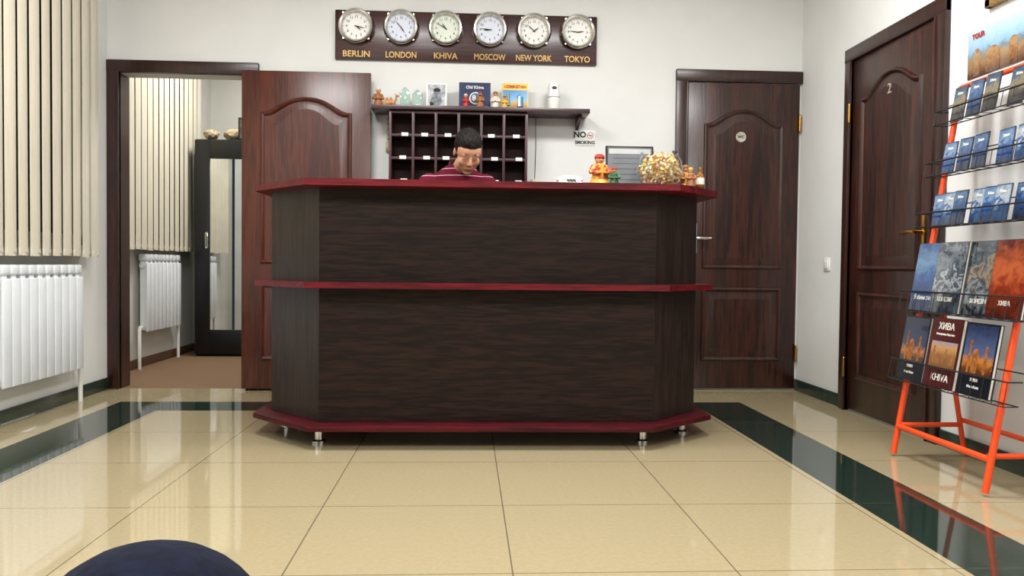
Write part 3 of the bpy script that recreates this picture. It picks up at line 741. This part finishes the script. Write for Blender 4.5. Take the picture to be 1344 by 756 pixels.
for (z,hh,dp) in tiers:
    b=B(); xb=xr(z)-.012; xf=xb-dp
    for q in (0,hh):
        xq=xf+.165*q
        b.tube(L((xr(z+q)-.012,y0,z+q),(xq,y0,z+q),(xq,y1,z+q),(xr(z+q)-.012,y1,z+q)),.0022 if q!=hh else .003,6)
    n=12
    for i in range(n+1):
        y=y0+(y1-y0)*i/n
        b.tube(L((xf+.165*hh,y,z+hh),(xf,y,z),(xb,y,z)),.0015,5)
    for zz in (z,z+hh+.03): b.tube(L((xr(zz)-.012,y0,zz),(xr(zz)-.012,y1,zz)),.0026,6)
    part("wire_basket",b,BLACKW,rk)
lean=math.atan(.165)
def onrack(y,z,off=.035,dz=.004,roll=0,yaw=0): return T(xr(z)-.012-off,y,z+dz)@Rz(-PI/2+yaw)@Rx(-lean)@Ry(roll)
TW=pm("title_white","#ece8de")
def art_khiva(b):
    b.box(-.08,.09,-.0010,0,.075,.185,mi=0)
    for x,w_,h_ in ((-.055,.010,.07),(-.02,.03,.04),(.025,.012,.062),(.06,.03,.035)):
        b.box(x-w_/2,x+w_/2,-.0018,-.0006,.095,.095+h_,mi=2)
    b.mesh(text("ХИВА",.038,bold=.0004),T(.0,-.0015,.245),mi=1); b.mesh(text("Жемчужина Хорезма",.0115,bold=.0001),T(.0,-.0015,.214),mi=1); b.mesh(text("KHIVA",.040,bold=.0004),T(.01,-.0015,.04),mi=1)
    return [scenic("khiva_photo",[(0,"#4a2c18"),(.5,"#8f6238"),(.62,"#b98a58"),(.72,"#8b8698"),(1,"#5f6a88")],.26,nz=.05,sc=60),TW,pm("art_brick","#9a6a40","#6e4626",scale=50)]
def art_city(mat,tow,lines,h=.275):
    def fn(b):
        b.box(-.088,.088,-.0008,0,h*.30,h*.97,mi=0)
        for x,w_,h_ in ((-.05,.012,.12),(-.015,.035,.075),(.045,.014,.10)):
            b.box(x-w_/2,x+w_/2,-.0014,-.0006,h*.31,h*.31+h_,mi=1); b.ell((x,-.001,h*.31+h_),(w_/2,.0006,w_*.5),2,mi=1)
        for i,t in enumerate(lines): b.mesh(text(t,.0135 if i else .0165,bold=.0002),T(0,-.0015,h*.22-i*.026),mi=2)
        return [mat,tow,TW]
    return fn
night=scenic("night_photo",[(0,"#0a0d18"),(.36,"#3c2212"),(.46,"#a8682a"),(.54,"#1c2848"),(1,"#0c1430")],.275,nz=.07,sc=55)
dusk=scenic("dusk_photo",[(0,"#1c1410"),(.36,"#5c3218"),(.48,"#b8722c"),(.58,"#4c587c"),(1,"#1c2848")],.275,nz=.08,sc=45)
towr=pm("lit_brick","#a8682e","#74401c",scale=50)
G5="large books on the lowest rack tier"
book("book","dark blue guide book with lit minarets in the rack",.19,.275,.014,pm("cover_black","#14161f","#0e1018",rough=.25),onrack(3.295,.34,.036),group=G5,art=art_city(night,towr,["ХИВА","Ичан-Кала"]))
book("book","maroon hardback book with white title in the rack",.205,.28,.016,pm("cover_maroon","#4a1818","#381111",rough=.25),onrack(3.08,.34,.040),group=G5,art=art_khiva)
book("book","black guide book with orange fortress picture in the rack",.19,.275,.014,pm("cover_dark","#1a1c26","#12141c",rough=.25),onrack(2.865,.34,.036),group=G5,art=art_city(dusk,towr,["ХИВА","Ичан-Кала"]))
bl=scenic("blue_photo",[(0,"#122448"),(.4,"#1c3a6c"),(.55,"#2c5486"),(.7,"#5a7c9c"),(1,"#183a70")],.29,nz=.16,sc=22)
s1=scenic("sleeve_photo",[(0,"#1c222c"),(.3,"#4c545e"),(.46,"#9ca0a4"),(.54,"#343c48"),(.8,"#6c747c"),(1,"#1c2430")],.29,nz=.34,sc=20,rough=.1,coat=1)
s2=scenic("sleeve_photo_grey",[(0,"#1c2028"),(.3,"#7c8288"),(.42,"#343a44"),(.6,"#8a7c68"),(.75,"#4c5660"),(1,"#141a22")],.29,nz=.36,sc=18,rough=.1,coat=1)
s3=scenic("orange_photo",[(0,"#3c140c"),(.4,"#7c2c18"),(.6,"#a85430"),(1,"#4c1a12")],.29,nz=.22,sc=22)
G4="books on the fourth rack tier"
for lab,m,y,off,ls in (("blue guide book with tower picture in the rack",bl,3.30,.030,["Ўзбекистон"]),("silver sleeved book with glossy cover in the rack",s1,3.12,.048,["ХОРЕЗМ"]),("blue and grey sleeved book in the rack",s2,2.935,.030,["ХОРЕЗМ"]),("orange red guide book in the rack",s3,2.76,.048,["ХИВА"])):
    book("book",lab,.195,.29,.011,pm("cover_of_"+m.name,"#1c2c48" if m is bl else "#33373f",rough=.15,coat=.8),onrack(y,.635,off),group=G4,art=(lambda m,ls:(lambda b:(b.box(-.094,.094,-.0010,0,.003,.287,mi=0),[b.mesh(text(t,.024,bold=.0002),T(0,-.0016,.055),mi=1) for i,t in enumerate(ls)],[m,TW])[-1]))(m,ls))
leafm=[scenic("leaf_a",[(0,"#142850"),(.45,"#204880"),(.6,"#6c88a4"),(1,"#284e80")],.16,nz=.24,sc=35),
 scenic("leaf_b",[(0,"#24282e"),(.4,"#4c463e"),(.55,"#807258"),(.7,"#3c5064"),(1,"#22364c")],.16,nz=.24,sc=35),
 scenic("leaf_c",[(0,"#1a345c"),(.4,"#345680"),(.55,"#a4acb4"),(1,"#3c5c80")],.16,nz=.32,sc=28),
 scenic("leaf_d",[(0,"#141e30"),(.5,"#24406c"),(.7,"#4c688a"),(1,"#182c4c")],.16,nz=.24,sc=35)]
def art_small(m,ttl,h):
    def fn(b):
        b.box(-.042,.042,-.0008,0,.004,h-.005,mi=0); b.mesh(text(ttl,.016,bold=.0002),T(0,-.0012,h*.8),mi=1)
        return [m,TW]
    return fn
for z,h,n,seq,tn,ttl in ((1.44,.15,6,(1,3,1,1,3,3),"top rack tier","Khiva"),(1.215,.138,6,(0,3,3,0,2,0),"second rack tier","Хива"),(.995,.138,8,(0,2,3,2,0,2,3,2),"third rack tier","Khiva")):
    for i in range(n):
        y=3.315-i*(.60/(n-1)); mi=seq[i]
        book("brochure","%s glossy small travel brochure in the rack"%["blue","grey","pale blue","dark blue"][mi],.086,h,.005,pm("leaf_cover_%d"%mi,["#1c3560","#2c3138","#304a6c","#162440"][mi],rough=.2,coat=.5),onrack(y,z,.022+.011*(i%3),roll=random.uniform(-.05,.05)),group="brochures on the "+tn,art=art_small(leafm[mi],ttl,h),cat="brochure")

# ------------------------------------------------------------------ receptionist
Mh=T(.0,4.25,1.402)@Rz(math.radians(12))@Rx(math.radians(36))@Matrix.Scale(.91,4)
b=B()
E=lambda c,r,sub=4: b.ell(c,r,sub,M=Mh)
E((0,.018,.035),(.074,.09,.086)); E((0,-.028,-.03),(.060,.062,.080)); E((0,-.056,-.088),(.029,.028,.024)); E((0,-.032,.03),(.069,.060,.065)); E((0,-.05,-.055),(.046,.040,.036))
for s in (-1,1):
    E((s*.025,-.079,.026),(.024,.010,.008),3); E((s*.034,-.060,-.022),(.029,.026,.032),3); E((s*.074,.012,-.004),(.008,.018,.028),3)
    E((s*.028,-.075,.006),(.019,.013,.013),3); E((s*.009,-.097,-.027),(.008,.008,.007),3); E((s*.040,-.014,-.055),(.024,.044,.034),3)
b.limb((0,-.084,.022),(0,-.103,-.022),.0075,.010,M=Mh)
E((0,-.087,-.057),(.020,.008,.005),3); E((0,-.086,-.065),(.016,.008,.005),3)
b.limb((-.035,4.42,1.33),(-.005,4.305,1.375),.054,.050)
def torso(b,g):
    b.loft([((-.05,4.62,.615),.13+g,.10+g),((-.05,4.62,.68),.16+g,.125+g),((-.05,4.60,.82),.145+g,.11+g),((-.05,4.56,.98),.155+g,.115+g),((-.05,4.50,1.13),.17+g,.115+g),((-.05,4.46,1.235),.17+g,.11+g),((-.05,4.44,1.29),.135+g,.088+g),((-.047,4.43,1.33),.09+g,.07+g),((-.04,4.42,1.355),.06+g,.056+g)])
def arm(b,s,g,hand=True):
    cx=-.055
    S=(cx+s*.152,4.43,1.248);Eb=(cx+s*.245,4.27,1.02);W=(cx+s*.09,4.02,.962)
    b.limb(S,Eb,.056+g,.042+g)
    if not hand:
        b.limb(Eb,Vector(Eb).lerp(Vector(W),.35),.044+g,.04+g)
    else:
        b.limb(Eb,W,.038+g,.025+g)
        pc=Vector((cx+s*.075,3.97,.954)); b.ell(pc,(.036,.045,.016),3)
        b.limb(W,pc,.022,.02)
        for i,(dx,l) in enumerate(((-.027,.055),(-.009,.068),(.009,.064),(.027,.05))):
            p0=pc+Vector((dx*s,-.035,.0)); p1=p0+Vector((dx*.2*s,-l*.5,.012)); p2=p1+Vector((0,-l*.5,-.016))
            b.limb(p0,p1,.009,.0082); b.limb(p1,p2,.0082,.007)
        p0=pc+Vector((-.03*s,.01,0)); p1=p0+Vector((-.028*s,-.03,.004)); p2=p1+Vector((-.006*s,-.028,-.004)); b.limb(p0,p1,.012,.010); b.limb(p1,p2,.010,.008)
def leg(b,s,g,foot=True):
    cx=-.05
    Hp=(cx+s*.09,4.60,.69);K=(cx+s*.12,4.24,.73);A=(cx+s*.11,4.34,.33)
    b.limb(Hp,K,.085+g,.06+g); b.limb(K,A,.056+g,.038+g)
    if foot: b.limb(A,(cx+s*.11,4.32,.29),.036,.032); b.limb((cx+s*.11,4.34,.285),(cx+s*.12,4.18,.275),.034,.028)
torso(b,0)
for s in (-1,1): arm(b,s,0); leg(b,s,-.004)
me=voxel(b,"body",SKIN,.0036,smooth=10,fac=.5)
LIP=pm("lips","#aa6c5c","#a06454"); me.materials.append(LIP)
Mi=Mh.inverted()
for p in me.polygons:
    q=Mi@p.center
    if abs(q.x)<.019 and -.071<q.z<-.054 and q.y<-.083: p.material_index=1
pr=thing("person","person with short dark hair, maroon striped shirt, seated looking down","person",(0,0,0))
link("body",me,pr)
b=B(); b.ell((0,0,0),(1,1,1),6)
dl=[]
for v in b.bm.verts:
    n=v.co.normalized()
    r=Vector((.0775,.0945,.090))
    top=max(0,n.z)
    q=Vector((n.x*r.x,n.y*r.y,n.z*r.z))
    vol=.010*top**1.2+.012*max(0,n.z)*max(0,-n.y)
    wav=noise.noise(Vector((n.x*11,n.y*3.5,n.z*4)))*.007*(.2+top)+noise.noise(n*26)*.003
    q+=n*(vol+wav)
    if n.y<0 and n.z>.3: q.y-=.006
    v.co=q+Vector((0,.018,.037))
for f_ in b.bm.faces:
    c=f_.calc_center_median()
    yy=c.y; jag=noise.noise(c*60)*.006
    if yy<-.055: lim=.066
    elif yy<-.025: lim=.066-(yy+.055)/.03*.040
    elif yy<-.005: lim=.026-(yy+.025)/.02*.022
    elif yy<.03: lim=.004
    else: lim=.004-(yy-.03)/.06*.073
    if c.z<lim+jag: dl.append(f_)
bmesh.ops.delete(b.bm,geom=dl,context='FACES')
part("hair",b,HAIR,pr,M=Mh,ang=80)
for s in (-1,1):
    b=B(); b.tube([(s*.011,-.0875,.031),(s*.026,-.0875,.0362),(s*.042,-.076,.031)],.0024,6); part("eyebrow",b,HAIR,pr,M=Mh)
def shirt_mat():
    m=bpy.data.materials.new("maroon_striped_knit"); m.use_nodes=True; nt=m.node_tree; N=nt.nodes; L_=nt.links
    bs=N["Principled BSDF"]; tc=N.new("ShaderNodeTexCoord"); sp=N.new("ShaderNodeSeparateXYZ"); L_.new(tc.outputs['Object'],sp.inputs[0])
    def Mt(op,a,bv):
        n=N.new("ShaderNodeMath"); n.operation=op; L_.new(a,n.inputs[0])
        n.inputs[1].default_value=bv; return n.outputs[0]
    fr=Mt('FRACT',Mt('DIVIDE',sp.outputs[2],.038),0)
    st=Mt('LESS_THAN',fr,.11)
    mix=N.new("ShaderNodeMix"); mix.data_type='RGBA'; L_.new(st,mix.inputs[0]); mix.inputs[6].default_value=lin("#621128"); mix.inputs[7].default_value=lin("#b9a3aa")
    L_.new(mix.outputs[2],bs.inputs['Base Color']); bs.inputs['Roughness'].default_value=.9; bs.inputs['Specular IOR Level'].default_value=.2
    return m
b=B(); torso(b,.012)
for s in (-1,1): arm(b,s,.012,hand=False)
link("shirt",voxel(b,"shirt",shirt_mat(),.008,smooth=4),pr)
b=B(); b.lathe([(.060,-.006),(.068,0),(.066,.010),(.059,.012)],32,M=T(-.037,4.412,1.358)@Rx(.5),close=True); part("collar",b,pm("collar_maroon","#4c0c1a","#3c0814",rough=.85),pr)
b=B()
for s in (-1,1): leg(b,s,.008,foot=False)
b.loft([((-.05,4.62,.612),.14,.11),((-.05,4.62,.68),.175,.14),((-.05,4.605,.76),.165,.13)])
link("trousers",voxel(b,"trousers",pm("black_trousers","#1c1c22","#141418",scale=80,rough=.9),.008,smooth=4),pr)
for s in (-1,1):
    b=B(); b.limb((-.05+s*.11,4.355,.275),(-.05+s*.12,4.16,.268),.040,.034)
    link("shoe",voxel(b,"shoe",BLACKP,.007,smooth=3),pr)
st=thing("bar_stool","black padded bar stool with chrome base behind the desk","stool",(-.05,4.62,0))
b=B(); b.lathe([(0,.54),(.17,.54),(.185,.56),(.18,.590),(.15,.602),(0,.602)],32); part("seat",b,SEAT,st)
b=B(); b.cone((0,0,.02),(0,0,.54),.022,.022); b.lathe([(0,0),(.2,0),(.2,.008),(.05,.03),(.03,.05),(0,.05)],32); part("base",b,CHROME,st)
b=B(); b.tube([(.22*math.sin(a),-.23-.12*math.cos(a),.222) for a in [i*2*PI/24 for i in range(24)]],.009,8,closed=True); b.tube([(0,0,.222),(0,-.12,.222)],.01,8); part("footrest",b,CHROME,st)

# ------------------------------------------------------------------ seated observer's legs
b=B()
def ol(pts):
    for (p0,r0),(p1,r1) in zip(pts,pts[1:]): b.limb(p0,p1,r0,r1)
ol([((-.10,-.30,.48),.105),((-.16,.15,.51),.095),((-.215,.50,.525),.074),((-.24,.59,.38),.066),((-.25,.56,.12),.05)])
b.ell((-.224,.58,.530),(.087,.078,.079),4)
ol([((.10,-.30,.46),.10),((.14,.12,.44),.08),((.14,.20,.38),.07),((.14,.22,.12),.05)])
b.limb((-.12,-.32,.47),(.12,-.32,.47),.11,.11)
me=voxel(b,"trousers_b",NAVY,.01,smooth=4)
pr2=thing("person","seated person in navy blue trousers, raised knee","person",(0,0,0))
link("trousers",me,pr2)
for x,y in ((-.25,.56),(.14,.22)):
    b=B(); b.limb((x,y,.16),(x,y,.08),.042,.045); b.limb((x,y-.02,.046),(x-.0,y+.19,.042),.045,.040)
    link("shoe",voxel(b,"shoe_b",BLACKP,.008,smooth=4),pr2)

# ------------------------------------------------------------------ lights
LAMP=pm("lamp_diffuser","#ffffff",rough=.5,emit=2.5)
def lamp(x,y,w,l,p,col=(1,.99,.97)):
    r=thing("ceiling_lamp","flat white ceiling light panel","ceiling light",(x,y,H))
    b=B(); b.box(-w/2-.02,w/2+.02,-l/2-.02,l/2+.02,-.03,0,b=.004); part("housing",b,WHITEP,r)
    b=B(); b.box(-w/2,w/2,-l/2,l/2,-.034,-.03); part("diffuser",b,LAMP,r)
    ld=bpy.data.lights.new("light",'AREA'); ld.shape='RECTANGLE'; ld.size=w; ld.size_y=l; ld.energy=p; ld.color=col
    o=bpy.data.objects.new("bulb",ld); COL.objects.link(o); o.location=(0,0,-.045); o.parent=r
lamp(-1.0,.3,.6,1.2,88); lamp(1.0,.3,.6,1.2,88)
lamp(-.9,3.3,.9,.5,52); lamp(1.0,3.3,.9,.5,58)
lamp(-1.5,6.6,.6,.6,50,(1,.97,.92))
w=bpy.data.worlds.new("World"); scene.world=w; w.use_nodes=True
w.node_tree.nodes["Background"].inputs[0].default_value=(.05,.06,.08,1); w.node_tree.nodes["Background"].inputs[1].default_value=.5

# ------------------------------------------------------------------ camera
f_=1053.116; pitch,yaw,roll=.0277,.0568,.0109
F=Vector((math.sin(yaw)*math.cos(pitch),math.cos(yaw)*math.cos(pitch),-math.sin(pitch)))
r=Vector((math.cos(yaw),-math.sin(yaw),0)); u=r.cross(F)
c,s=math.cos(roll),math.sin(roll); r,u=c*r+s*u,-s*r+c*u
cd=bpy.data.cameras.new("Camera"); cam=bpy.data.objects.new("Camera",cd); COL.objects.link(cam)
cd.sensor_width=36; cd.lens=f_*36/1344; cd.clip_start=.05
cam.matrix_world=Matrix(((r.x,u.x,-F.x,0),(r.y,u.y,-F.y,0),(r.z,u.z,-F.z,.81),(0,0,0,1)))
scene.camera=cam
scene.view_settings.view_transform='Standard'
